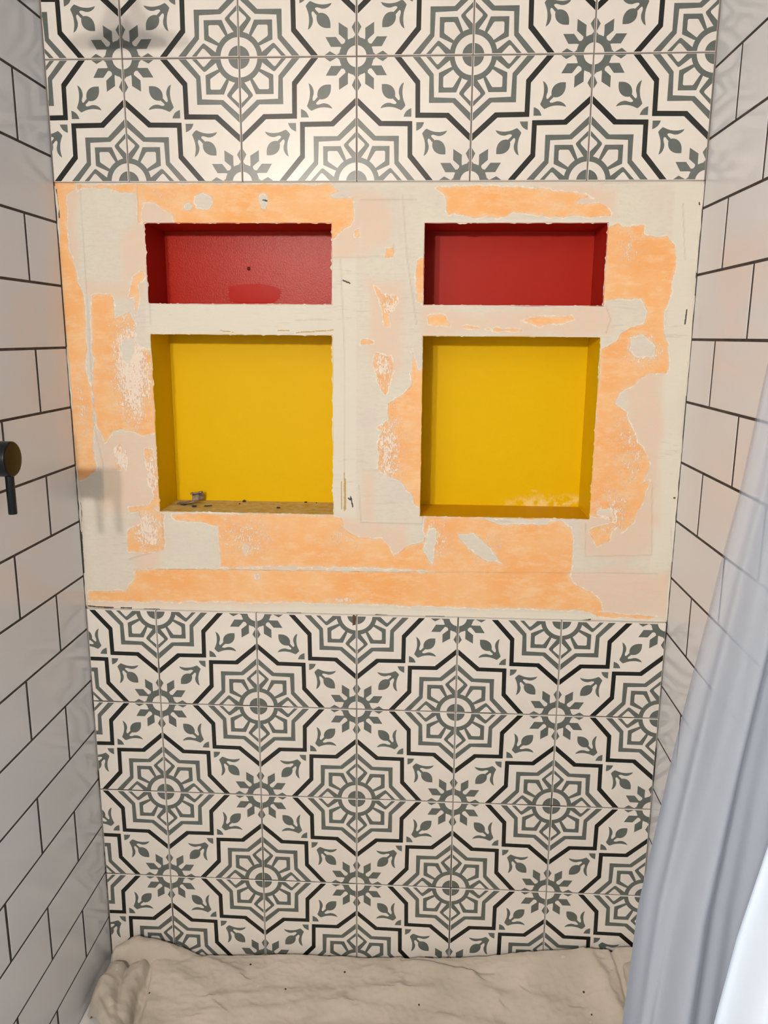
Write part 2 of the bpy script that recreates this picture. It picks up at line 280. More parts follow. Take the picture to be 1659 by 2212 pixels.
def tri_clip(P):
    # fundamental triangle: v<=u and u+v<=1 and v>=0
    def clip(P, f):
        o = []
        for i in range(len(P)):
            a, b = P[i - 1], P[i]; fa, fb = f(a), f(b)
            if fb >= 0:
                if fa < 0: t = fa / (fa - fb); o.append((a[0] + (b[0] - a[0]) * t, a[1] + (b[1] - a[1]) * t))
                o.append(b)
            elif fa >= 0: t = fa / (fa - fb); o.append((a[0] + (b[0] - a[0]) * t, a[1] + (b[1] - a[1]) * t))
        return o
    for f in (lambda p: p[1], lambda p: p[0] - p[1], lambda p: 1 - p[0] - p[1]):
        if P: P = clip(P, f)
    return P
FUND = [q for q in (tri_clip(P) for _, P in BASE) if q and len(q) > 2] + [TRI]
ALLP = []
for P in FUND:
    ALLP.append(P); ALLP.append([(b, a) for a, b in P])
    ALLP.append([(1 - b, 1 - a) for a, b in P]); ALLP.append([(1 - a, 1 - b) for a, b in P])
tile_cache = {}
def tile_mesh(mirror, u0, u1, v0, v1):
    key = (mirror, round(u0, 3), round(u1, 3), round(v0, 3), round(v1, 3))
    if key in tile_cache: return tile_cache[key]
    a0, a1, b0, b1 = u0 + G, u1 - G, v0 + G, v1 - G
    verts, edges = [], []
    def add(P):
        s = len(verts); verts.extend(P); n = len(P); edges.extend([(s + i, s + (i + 1) % n) for i in range(n)])
    add([(a0, b0), (a1, b0), (a1, b1), (a0, b1)])
    for P in ALLP:
        if mirror: P = [(1 - a, b) for a, b in P]
        P = clip_poly(P, a0, a1, b0, b1)
        if len(P) > 2: add(P)
    vo, eo, fo, *_ = geometry.delaunay_2d_cdt([Vector(p) for p in verts], edges, [], 0, 1e-5)
    V = [((v.x) * T, 0.0, -(v.y) * T) for v in vo]
    F, I = [], []
    for f in fo:
        cx = sum(vo[i].x for i in f) / 3; cy = sum(vo[i].y for i in f) / 3
        f = list(f)
        A, Bv, Cc = (vo[i] for i in f)
        if (Bv.x - A.x) * (Cc.y - A.y) - (Bv.y - A.y) * (Cc.x - A.x) < 0: f.reverse()
        if abs((Bv.x - A.x) * (Cc.y - A.y) - (Bv.y - A.y) * (Cc.x - A.x)) < 1e-10: continue
        F.append(tuple(reversed(f))); I.append(col_at(1 - cx if mirror else cx, cy))
    s = len(V)
    e = 0.0022 / T
    ring0 = [(a0, b0), (a1, b0), (a1, b1), (a0, b1)]
    ring1 = [(a0 - e * .5, b0 - e * .5), (a1 + e * .5, b0 - e * .5), (a1 + e * .5, b1 + e * .5), (a0 - e * .5, b1 + e * .5)]
    for r, y in ((ring0, 0.0), (ring1, 0.0012), (ring1, 0.0085)):
        for p in r: V.append((p[0] * T, y, -p[1] * T))
    for k in range(2):
        for i in range(4):
            j = (i + 1) % 4
            F.append((s + 4 * k + i, s + 4 * k + 4 + i, s + 4 * k + 4 + j, s + 4 * k + j)); I.append(CREAM)
    F.append((s + 8, s + 9, s + 10, s + 11)); I.append(CREAM)
    me = bpy.data.meshes.new('patterned_tile'); me.from_pydata(V, [], F)
    for M in (M_cream, M_grey, M_black): me.materials.append(M)
    me.polygons.foreach_set('material_index', I); me.update()
    tile_cache[key] = me
    return me

# ---------------------------------------------------------------- back wall: bare board, recesses, tiles
XL, XR = -0.556, 0.616
ZT, ZB = -0.2045, -1.0245        # bare band
BY = 0.008
HX = ((-0.3925, -0.0452), (0.1245, 0.4525))
HZ = ((-0.4185, -0.2745), (-0.8190, -0.4745))
def lin(a, b, st=0.002): n = max(1, int(round((b - a) / st))); return list(np.linspace(a, b, n + 1))
def multi(pts, st=0.002):
    o = []
    for a, b in zip(pts[:-1], pts[1:]): o += lin(a, b, st)[:-1]
    return np.array(o + [pts[-1]])
gx = multi([XL, HX[0][0], HX[0][1], HX[1][0], HX[1][1], XR])
gz = multi([ZB, HZ[1][0], HZ[1][1], HZ[0][0], HZ[0][1], ZT])
nx, nz = len(gx), len(gz)
PX, PZ = np.meshgrid(gx, gz); PX = PX.ravel(); PZ = PZ.ravel()
def seg_d(ax, az, bx, bz):
    dx, dz = bx - ax, bz - az; l = dx * dx + dz * dz + 1e-12
    t = np.clip(((PX - ax) * dx + (PZ - az) * dz) / l, 0, 1)
    return np.hypot(PX - ax - t * dx, PZ - az - t * dz)
def poly_sdf(P):
    d = np.full(len(PX), 9.0); ins = np.zeros(len(PX), bool)
    for i in range(len(P)):
        (ax, az), (bx, bz) = P[i - 1], P[i]
        d = np.minimum(d, seg_d(ax, az, bx, bz))
        c = (az > PZ) != (bz > PZ)
        if az != bz: ins ^= c & (PX < (bx - ax) * (PZ - az) / (bz - az) + ax)
    return np.where(ins, d, -d)
def union(L_):
    r = np.full(len(PX), -0.05)
    for P in L_: r = np.maximum(r, poly_sdf(P))
    return r
sd_or = union(PATCH['orange'])
sd_or = np.minimum(sd_or, -union(PATCH['holes']))
sd_pe = union(PATCH['peach'])
fleck = np.zeros(len(PX))
for x, z, rx, rz, wt in PATCH['flecks']:
    q = ((PX - x) / rx) ** 2 + ((PZ - z) / rz) ** 2
    fleck = np.maximum(fleck, wt * np.exp(-q * 1.1))
def lines(L_, wdt):
    r = np.full(len(PX), 9.0)
    for P in L_:
        for a, b in zip(P[:-1], P[1:]): r = np.minimum(r, seg_d(*a, *b))
    return np.exp(-(r / wdt) ** 2)
seam = lines(PATCH['seams'], 0.0012)
dark = lines(PATCH['darks'], 0.0016)
ochre = lines(PATCH['ochre'], 0.0013)
bar = union([[(-0.40, -0.4185), (-0.035, -0.4185), (-0.035, -0.4745), (-0.40, -0.4745)], [(-0.046, -0.27), (0.00, -0.27), (0.00, -0.86), (-0.046, -0.86)],
             [(XL, ZT), (XR, ZT), (XR, ZT - .006), (XL, ZT - .006)], [(XL, ZB), (XR, ZB), (XR, ZB + .013), (XL, ZB + .016)], [(0.118, -0.268), (0.458, -0.268), (0.458, -0.276), (0.118, -0.276)],
             [(XR - .05, ZT), (XR, ZT), (XR, ZB), (XR - .04, ZB)]])
keep = np.ones((nz - 1, nx - 1), bool)
cx = (gx[1:] + gx[:-1]) / 2; cz = (gz[1:] + gz[:-1]) / 2
edge_x = {v for h in HX for v in h}; edge_z = {v for h in HZ for v in h}
for hx in HX:
    for hz in HZ:
        keep &= ~(((cz > hz[0]) & (cz < hz[1]))[:, None] & ((cx > hx[0]) & (cx < hx[1]))[None, :])
VX, VZ = PX.copy(), PZ.copy()
VY = np.full(len(PX), BY)
for i in range(len(PX)):
    x, z = PX[i], PZ[i]
    near_l = 0
    for hi, hx in enumerate(HX):
        for hz in HZ:
            if hz[0] - 1e-6 <= z <= hz[1] + 1e-6:
                if abs(x - hx[0]) < 1e-6: VX[i] += 0.0022 * (max(0, noise.noise(Vector((x * 9, 0, z * 40)))) + 1.6 * max(0, noise.noise(Vector((x * 9, 5, z * 170))) - .15)) * (1 if hi == 0 else .6)
                if abs(x - hx[1]) < 1e-6: VX[i] -= 0.0022 * (max(0, noise.noise(Vector((x * 9, 3, z * 35)))) + 1.9 * max(0, noise.noise(Vector((x * 9, 6, z * 160))) - .10))
            if hx[0] - 1e-6 <= x <= hx[1] + 1e-6:
                if abs(z - hz[0]) < 1e-6: VZ[i] += 0.0018 * (.6 * max(0, noise.noise(Vector((x * 25, 7, z * 9)))) + 2.0 * max(0, noise.noise(Vector((x * 150, 17, z * 9))) - .2))
                if abs(z - hz[1]) < 1e-6: VZ[i] -= 0.0018 * (.6 * max(0, noise.noise(Vector((x * 25, 9, z * 9)))) + 2.0 * max(0, noise.noise(Vector((x * 140, 19, z * 9))) - .2))
    VY[i] += 0.0006 * noise.noise(Vector((x * 14, 1, z * 14)))
q = np.arange(nz * nx).reshape(nz, nx)
faces = np.stack([q[:-1, :-1], q[:-1, 1:], q[1:, 1:], q[1:, :-1]], -1)[keep]
used = np.zeros(nz * nx, bool); used[faces.ravel()] = True
remap = np.cumsum(used) - 1
me = bpy.data.meshes.new('wall_back')
nv = int(used.sum()); nf = len(faces)
me.vertices.add(nv); me.vertices.foreach_set('co', np.stack([VX, VY, VZ], -1)[used].astype(np.float32).ravel())
me.loops.add(nf * 4); me.polygons.add(nf)
me.loops.foreach_set('vertex_index', remap[faces].astype(np.int32).ravel())
me.polygons.foreach_set('loop_start', np.arange(0, nf * 4, 4, dtype=np.int32))
try: me.polygons.foreach_set('loop_total', np.full(nf, 4, dtype=np.int32))
except Exception: pass
for nm, arr in (('orange', sd_or), ('peach', sd_pe), ('fleck', fleck), ('seam', seam), ('dark', dark), ('ochre', ochre), ('bar', bar)):
    a = me.attributes.new(nm, 'FLOAT', 'POINT'); a.data.foreach_set('value', arr[used].astype(np.float32))
me.update(calc_edges=True)
me.polygons.foreach_set('use_smooth', [True] * nf)
wall_back = bpy.data.objects.new('wall_back', me); COL.objects.link(wall_back); wall_back['kind'] = 'structure'

def board_material():
    M = mat('scraped_membrane_board', (.5, .5, .5), 0.75, 0.35)
    def attr(n): a = N(M, 'ShaderNodeAttribute'); a.attribute_name = n; return a.outputs['Fac']
    def math_(op, a, b=None, clamp=False):
        n = N(M, 'ShaderNodeMath', operation=op); n.use_clamp = clamp
        for i, v in enumerate((a, b)):
            if v is None: continue
            if isinstance(v, (int, float)): n.inputs[i].default_value = v
            else: L(M, v, n.inputs[i])
        return n.outputs[0]
    def ms(x, lo, hi):
        n = N(M, 'ShaderNodeMapRange'); n.interpolation_type = 'SMOOTHSTEP'
        L(M, x, n.inputs[0]); n.inputs[1].default_value = lo; n.inputs[2].default_value = hi; return n.outputs[0]
    def mix(f, a, b):
        n = N(M, 'ShaderNodeMix', data_type='RGBA')
        L(M, f, n.inputs['Factor'])
        for s, v in ((6, a), (7, b)):
            if isinstance(v, tuple): n.inputs[s].default_value = (*v, 1)
            else: L(M, v, n.inputs[s])
        return n.outputs[2]
    tc = N(M, 'ShaderNodeTexCoord')
    def noise_(scale, detail=5, rough=.6, stretch=(1, 1, 1), off=0):
        mp = N(M, 'ShaderNodeMapping'); mp.inputs['Scale'].default_value = stretch; mp.inputs['Location'].default_value = (off, off, off)
        L(M, tc.outputs['Object'], mp.inputs['Vector'])
        n = N(M, 'ShaderNodeTexNoise', Scale=scale, Detail=detail, Roughness=rough); L(M, mp.outputs[0], n.inputs['Vector'])
        return n.outputs['Fac']
    nA = noise_(38, 6, .62); nB = noise_(300, 6, .72, (1.6, 1, .62)); nC = noise_(11, 4, .5, off=4); nD = noise_(90, 5, .6, off=9)
    edge = math_('ADD', math_('MULTIPLY', math_('SUBTRACT', nA, .5), .016), math_('ADD', math_('MULTIPLY', math_('SUBTRACT', nD, .5), .009), math_('MULTIPLY', math_('SUBTRACT', nB, .5), .0045)))
    o = math_('ADD', attr('orange'), edge)
    om = ms(o, -.0004, .0009)
    # white flecks where thinset clings
    fl = math_('ADD', math_('ADD', math_('MULTIPLY', attr('fleck'), .27), .028), math_('SUBTRACT', math_('ADD', math_('MULTIPLY', nB, .75), math_('MULTIPLY', nD, .25)), .69))
    flm = ms(fl, 0.0, .028)
    rim = math_('SUBTRACT', 1.0, ms(math_('ABSOLUTE', math_('ADD', o, .0006)), .0002, .0016))
    pe = ms(math_('ADD', attr('peach'), math_('MULTIPLY', math_('SUBTRACT', nC, .5), .05)), -.012, .012)
    cream = mix(ms(nC, .3, .7), (0.65, 0.62, 0.525), (0.63, 0.58, 0.51))
    cream = mix(math_('MULTIPLY', ms(noise_(130, 6, .7, (.5, 1, 1.3), 12), .42, .66), .40), cream, (0.56, 0.525, 0.46))
    cream = mix(math_('MULTIPLY', ms(attr('bar'), -.003, .003), .65), cream, (0.67, 0.645, 0.56))
    cream = mix(math_('MULTIPLY', ms(noise_(48, 6, .75, (.3, 1, 3.0), 21), .56, .62), math_('MULTIPLY', ms(noise_(6, 2, .5, (1, 1, 1), 30), .45, .6), .38)), cream, (0.46, 0.43, 0.38))
    peachc = mix(ms(nD, .3, .7), (0.70, 0.52, 0.40), (0.66, 0.545, 0.43))
    base = mix(math_('MULTIPLY', pe, .8), cream, peachc)
    orange = mix(ms(nC, .3, .72), (0.80, 0.385, 0.135), (0.80, 0.475, 0.225))
    orange = mix(math_('MULTIPLY', ms(noise_(55, 5, .7, (.6, 1, 1.4), 2), .42, .68), .62), orange, (0.80, 0.56, 0.33))
    orange = mix(math_('MULTIPLY', math_('SUBTRACT', 1.0, ms(o, .0, .008)), math_('MULTIPLY', ms(nD, .4, .6), .55)), orange, (0.74, 0.58, 0.42))
    orange = mix(math_('MULTIPLY', attr('fleck'), math_('MULTIPLY', ms(nD, .35, .62), .6)), orange, (0.72, 0.56, 0.42))
    col = mix(om, base, orange)
    col = mix(math_('MULTIPLY', math_('MULTIPLY', rim, ms(nD, .38, .6)), .8), col, (0.84, 0.75, 0.62))
    flw = math_('MULTIPLY', flm, om)
    flw2 = math_('MULTIPLY', flm, .9)
    flecked = mix(ms(attr('fleck'), .35, .9), (0.88, 0.78, 0.66), (0.76, 0.67, 0.58))
    col = mix(math_('MULTIPLY', flw, .9), col, flecked)
    spots = math_('MULTIPLY', ms(noise_(300, 2, .5, off=3), .74, .78), .5)
    col = mix(math_('MULTIPLY', spots, .5), col, (0.25, .2, .17))
    col = mix(math_('MULTIPLY', attr('seam'), .22), col, (0.30, .27, .22))
    col = mix(math_('MULTIPLY', ms(math_('ADD', attr('dark'), math_('MULTIPLY', math_('SUBTRACT', nB, .5), .9)), .45, .6), .95), col, (0.03, .025, .025))
    col = mix(math_('MULTIPLY', ms(math_('ADD', attr('ochre'), math_('MULTIPLY', math_('SUBTRACT', nB, .5), 1.2)), .45, .6), .8), col, (0.45, .27, .05))
    L(M, col, B(M).inputs['Base Color'])
    # relief: thinset stands proud of the fleece, with trowel marks
    h = math_('SUBTRACT', math_('ADD', math_('MULTIPLY', flw, .22), math_('ADD', math_('MULTIPLY', nD, .25), math_('MULTIPLY', noise_(34, 5, .6, (.35, 1, 2.2), 6), .55))), math_('MULTIPLY', om, .22))
    h = math_('SUBTRACT', h, math_('MULTIPLY', attr('seam'), .5))
    h = math_('ADD', h, math_('MULTIPLY', rim, .10))
    bp = N(M, 'ShaderNodeBump', Strength=0.9, Distance=0.0012); L(M, h, bp.inputs['Height']); L(M, bp.outputs[0], B(M).inputs['Normal'])
    return M
me.materials.append(board_material())

# grout beds behind the patterned tiles (slightly behind their faces)
mesh('grout', [(XL - .004, .0014, .41), (XR + .004, .0014, .41), (XR + .004, .0014, ZT + .001), (XL - .004, .0014, ZT + .001),
               (XL - .004, .0075, ZT + .001), (XR + .004, .0075, ZT + .001)], [(0, 3, 2, 1), (3, 4, 5, 2)], M_grout_top, wall_back)
mesh('grout', [(XL - .004, .0014, -1.86), (XR + .004, .0014, -1.86), (XR + .004, .0014, ZB - .001), (XL - .004, .0014, ZB - .001),
               (XL - .004, .0075, ZB - .001), (XR + .004, .0075, ZB - .001)], [(0, 1, 2, 3), (3, 2, 5, 4)], M_grout, wall_back)

top_cols = [-.5545, -.4139, -.2051, .0016, .2032, .4093, .6142]
bot_cols = [-.5545, -.4097, -.2032, .0011, .2046, .4095, .6146]
top_rows = [(1, .41, .205), (0, .205, -.0002), (-1, -.0002, -.2052)]      # (index of upper vertex row + ...)
bot_rows = [(-5, -1.0240, -1.2280), (-6, -1.2280, -1.4330), (-7, -1.4330, -1.6385), (-8, -1.6385, -1.8435)]
def lay(cols, rows, lowest=None):
    for r, (jtop, zt, zb) in enumerate(rows):
        for c in range(6):
            i = c - 3
            x0, x1 = cols[c], cols[c + 1]
            u0 = 0.0
            if c == 0: u0 = 1 - (x1 - x0) / T
            topj = {1: 2, 0: 1, -1: 0}.get(jtop, jtop)
            mirror = ((i + topj) % 2 == 0)
            me_ = tile_mesh(mirror, u0, 1.0, 0.0, 1.0)
            sx = 1.0 if c == 0 else (x1 - x0) / T
            o = inst('tile', me_, (x1 - T * sx, random.uniform(-.0002, .0002), zt), wall_back, (sx, 1, (zt - zb) / T), (0, random.uniform(-.0012, .0012), 0))
lay(top_cols, top_rows); lay(bot_cols, bot_rows)

# recesses
def niche(hx, hz, paint, back_paint, sill, name='niche'):
    x0, x1 = hx[0] - .0006, hx[1] + .0006; z0, z1 = hz[0] - .0006, hz[1] + .0006
    y0, y1 = BY - .0002, BY + .1125
    bx = .0015
    V = [(x0, y0, z0), (x1, y0, z0), (x1, y0, z1), (x0, y0, z1), (x0 + bx, y1, z0 + bx), (x1 - bx, y1, z0 + bx), (x1 - bx, y1, z1 - bx), (x0 + bx, y1, z1 - bx)]
    t = .006
    V += [(x0 - t, y0 + .004, z0 - t), (x1 + t, y0 + .004, z0 - t), (x1 + t, y0 + .004, z1 + t), (x0 - t, y0 + .004, z1 + t),
          (x0 - t, y1 + t, z0 - t), (x1 + t, y1 + t, z0 - t), (x1 + t, y1 + t, z1 + t), (x0 - t, y1 + t, z1 + t)]
    F = [(4, 5, 6, 7), (0, 1, 5, 4), (1, 2, 6, 5), (2, 3, 7, 6), (3, 0, 4, 7),
         (12, 15, 14, 13), (8, 12, 13, 9), (9, 13, 14, 10), (10, 14, 15, 11), (11, 15, 12, 8), (0, 8, 9, 1), (1, 9, 10, 2), (2, 10, 11, 3), (3, 11, 8, 0)]
    I = [1, 2] + [0] * 12
    return mesh(name, V, F, [paint, back_paint, sill], wall_back, I)
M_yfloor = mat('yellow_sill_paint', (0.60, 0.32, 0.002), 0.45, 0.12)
M_yback = mat('yellow_back_paint', (0.71, 0.455, 0.0010), 0.45, 0.08)
def yellow_back():
    """right recess: a film of dust in the lower right corner and two nicks"""
    M = M_yback
    tc = N(M, 'ShaderNodeTexCoord'); sp = N(M, 'ShaderNodeSeparateXYZ'); L(M, tc.outputs['Object'], sp.inputs[0])
    def ell(x, z, rx, rz):
        a = N(M, 'ShaderNodeVectorMath', operation='SUBTRACT'); L(M, tc.outputs['Object'], a.inputs[0]); a.inputs[1].default_value = (x, BY + .1125, z)
        s = N(M, 'ShaderNodeVectorMath', operation='DIVIDE'); L(M, a.outputs[0], s.inputs[0]); s.inputs[1].default_value = (rx, 1, rz)
        l = N(M, 'ShaderNodeVectorMath', operation='LENGTH'); L(M, s.outputs[0], l.inputs[0])
        r = N(M, 'ShaderNodeMapRange'); L(M, l.outputs['Value'], r.inputs[0]); r.inputs[1].default_value = 1.0; r.inputs[2].default_value = .3
        return r.outputs[0]
    n = N(M, 'ShaderNodeTexNoise', Scale=70.0, Detail=5.0); L(M, tc.outputs['Object'], n.inputs['Vector'])
    r = N(M, 'ShaderNodeMapRange'); L(M, n.outputs['Fac'], r.inputs[0]); r.inputs[1].default_value = .42; r.inputs[2].default_value = .62
    tot = None
    for e in ((.40, -.815, .12, .028), (.355, -.788, .014, .006)):
        v = ell(*e)
        if tot is None: tot = v
        else:
            mx = N(M, 'ShaderNodeMath', operation='MAXIMUM'); L(M, tot, mx.inputs[0]); L(M, v, mx.inputs[1]); tot = mx.outputs[0]
    mu = N(M, 'ShaderNodeMath', operation='MULTIPLY'); L(M, tot, mu.inputs[0]); L(M, r.outputs[0], mu.inputs[1])
    mx = N(M, 'ShaderNodeMix', data_type='RGBA'); L(M, mu.outputs[0], mx.inputs['Factor']); mx.inputs[6].default_value = (0.71, 0.455, 0.0010, 1); mx.inputs[7].default_value = (.8, .62, .25, 1)
    L(M, mx.outputs[2], B(M).inputs['Base Color'])
yellow_back(); bump(M_yback, 18, 0.08, 0.001)
niche(HX[0], HZ[0], M_red, M_redtex, M_red)
niche(HX[0], HZ[1], M_yellow, M_yellow, M_dusty)
niche(HX[1], HZ[0], M_red, M_red, M_red)
niche(HX[1], HZ[1], M_yellow, M_yback, M_yfloor)
# dent and smear left in the paint of the left red recess
def blob(name, cx_, cz_, rx, rz, y, th, M, parent, n=28, rag=.12, seed=0):
    V = [(cx_, y - th, cz_)]; F = []
    for k, (s, dy) in enumerate(((.82, th), (1.0, 0))):
        for i in range(n):
            a = 2 * math.pi * i / n; w_ = 1 + rag * noise.noise(Vector((math.cos(a) * 2, math.sin(a) * 2, seed)))
            ca, sa = math.cos(a), math.sin(a)
            p = 3.5
            r_ = (abs(ca) ** p + abs(sa) ** p) ** (-1 / p)
            V.append((cx_ + rx * s * w_ * r_ * ca, y - dy, cz_ + rz * s * w_ * r_ * sa))
    for i in range(n):
        j = (i + 1) % n
        F.append((0, 1 + i, 1 + j)); F.append((1 + i, 1 + n + i, 1 + n + j, 1 + j))
    return mesh(name, V, F, M, parent, smooth=True)
M_smear = mat('fresh_red_smear', (0.44, 0.016, 0.008), 0.35, 0.06)
NB = BY + .1125
red_n = bpy.data.objects['niche']
blob('paint_smear', -.215, -.3945, .052, .0185, NB, .00025, M_smear, red_n, seed=3, rag=.2)
blob('dent', -.2243, -.3459, .0034, .0036, NB - .0002, .0004, mat('dark_red_dent', (.10, .006, .004), .5, .1), red_n, n=14, seed=8)
o = blob('brown_chip', -.0036, -1.0345, .0034, .0110, -.0001, .0009, M_rust, wall_back, seed=5, rag=.5)

# ---------------------------------------------------------------- side walls of white subway tile
W, H = 0.27, 0.1136
sub_cache = {}
def sub_mesh(w_, h_):
    """plank lying in x (depth) and z, face at local y=0"""
    key = (round(w_, 4), round(h_, 4))
    if key in sub_cache: return sub_cache[key]
    gy, gzz = .0035, .0023
    V, F = [], []
    for e, d in ((.0005, 0.0), (0.0, .0004), (0.0, .0080)):
        V += [(gy + e, d, gzz + e), (w_ - gy - e, d, gzz + e), (w_ - gy - e, d, h_ - gzz - e), (gy + e, d, h_ - gzz - e)]
    F = [(0, 1, 2, 3), (11, 10, 9, 8)]
    for k in (0, 4):
        for i in range(4):
            j = (i + 1) % 4; F.append((k + i, k + 4 + i, k + 4 + j, k + j))
    me_ = bpy.data.meshes.new('subway_tile'); me_.from_pydata(V, [], F); me_.materials.append(M_white); me_.update()
    sub_cache[key] = me_
    return me_
YE = -0.97
def side_wall(name, x, sgn, z_first, k0, k1, off_even, off_odd):
    """sgn -1: left wall (faces +x), +1: right wall (faces -x)"""
    b = (x + sgn * .0095, x + sgn * .075) if sgn > 0 else (x - .075, x - .0095)
    wl = box(name, (b[0], b[1], YE, .13, -1.90, .56), M_drywall, None, True)
    gxx = x + sgn * .0005
    mesh('grout', [(gxx, YE, -1.86), (gxx, BY, -1.86), (gxx, BY, .5), (gxx, YE, .5)], [(0, 1, 2, 3) if sgn < 0 else (3, 2, 1, 0)], M_gap, wl)
    for k in range(k0, k1):
        zb = z_first - H * (k + 1)
        off = off_even if k % 2 == 0 else off_odd
        cuts = [0.0 - .0060]; d = off
        while d < -YE: cuts.append(d); d += W
        cuts.append(-YE)
        for a, c in zip(cuts[:-1], cuts[1:]):
            me_ = sub_mesh(c - a, H)
            j = random.uniform(-.0001, .0001)
            tz = random.uniform(-.0008, .0008); ty = random.uniform(-.0012, .0012)
            if sgn < 0: inst('tile', me_, (x + j, -c, zb), wl, None, (ty, 0, math.pi / 2 + tz))
            else: inst('tile', me_, (x + j, -a, zb), wl, None, (ty, 0, -math.pi / 2 + tz))
    return wl
wall_left = side_wall('wall_left', XL, -1, -.0465, -4, 16, .1185, .2545)
wall_right = side_wall('wall_right', XR, 1, -.0233, -4, 16, .1205, .2565)

# crumbly thinset left in the corners beside the bare band
def bead(name, x, z0, z1, M, parent, wid=.004, seed=0.0):
    V, F = [], []; n = int((z1 - z0) / .004)
    for i in range(n + 1):
        z = z0 + (z1 - z0) * i / n
        a = wid * math.sin(math.pi * min(1, max(0, .02 + .96 * i / n))) ** .5 * (.5 + .8 * max(0, noise.noise(Vector((seed, 3, z * 60))) + .45))
        s = 1 if x < 0 else -1
        V += [(x, BY - .0062 * (.5 + .5 * noise.noise(Vector((seed, 9, z * 45)))), z), (x + s * a * .5, BY - .003, z), (x + s * a, BY - .0001, z)]
    for i in range(n):
        for k in (0, 1):
            q_ = 3 * i + k
            F.append((q_, q_ + 1, q_ + 4, q_ + 3))
    return mesh(name, V, F, M, parent, smooth=True)
for (a, c) in ((-.31, -.21), (-.62, -.50), (-.86, -.73), (-1.02, -.95)): bead('thinset_bead', XL + .0004, a, c, M_thin, wall_back, seed=a)
for (a, c) in ((-.36, -.21), (-.58, -.40), (-.90, -.66), (-1.02, -.93)): bead('thinset_bead', XR - .0004, a, c, M_thin, wall_back, seed=a)

# ---------------------------------------------------------------- rest of the room (behind the photographer)
box('floor', (-1.4, 1.62, -3.1, .13, -1.98, -1.90), M_floor, None, True)
box('ceiling', (-1.4, 1.62, -3.1, .13, .56, .62), M_ceiling, None, True)
box('wall_front_left', (-1.4, -.631, YE, YE + .08, -1.90, .56), M_drywall, None, True)
box('wall_front_right', (.691, 1.62, YE, YE + .08, -1.90, .56), M_drywall, None, True)
box('wall_room_left', (-1.4, -1.34, -3.04, YE, -1.90, .56), M_drywall, None, True)
v1, f1 = [], []
for b_ in ((1.56, 1.62, -3.04, -1.9, -1.9, .56), (1.56, 1.62, -1.1, YE, -1.9, .56), (1.56, 1.62, -1.9, -1.1, .15, .56), (1.56, 1.62, -1.9, -1.1, -1.9, -1.05)):
    a_, c_ = box_vf(*b_); s_ = len(v1); v1 += a_; f1 += [tuple(i + s_ for i in q_) for q_ in c_]
o = mesh('wall_room_right', v1, f1, M_drywall); o['kind'] = 'structure'
v1, f1 = [], []
for b_ in ((-1.4, -.2, -3.1, -3.04, -1.9, .56), (1.3, 1.62, -3.1, -3.04, -1.9, .56), (-.2, 1.3, -3.1, -3.04, .40, .56)):
    a_, c_ = box_vf(*b_); s_ = len(v1); v1 += a_; f1 += [tuple(i + s_ for i in q_) for q_ in c_]
o = mesh('wall_back_of_room', v1, f1, M_ceiling); o['kind'] = 'structure'
o.name = 'wall_rear'

# shower pan: a shallow white tray with a raised rim
V = []
def ringz(x0, x1, y0, y1, z): return [(x0, y0, z), (x1, y0, z), (x1, y1, z), (x0, y1, z)]
R0 = (XL + .0005, XR - .0005, YE + .001, -.0005)
rings = [ringz(*R0, -1.899), ringz(*R0, -1.857), ringz(R0[0] + .045, R0[1] - .045, R0[2] + .07, R0[3] - .045, -1.855), ringz(R0[0] + .055, R0[1] - .055, R0[2] + .08, R0[3] - .055, -1.880), ringz(-.05, .10, -.50, -.42, -1.885)]
for r_ in rings: V += r_
F = []
for k in range(4):
    for i in range(4):
        j = (i + 1) % 4; F.append((4 * k + i, 4 * k + j, 4 * k + 4 + j, 4 * k + 4 + i))
F += [(16, 17, 18, 19), (3, 2, 1, 0)]
o = mesh('shower_pan', V, F, M_pan)
bv = o.modifiers.new('bevel', 'BEVEL'); bv.width = .004; bv.segments = 3; bv.limit_method = 'ANGLE'
tag(o, 'white shower pan with a raised rim, mostly hidden under the drop cloth', 'shower pan')

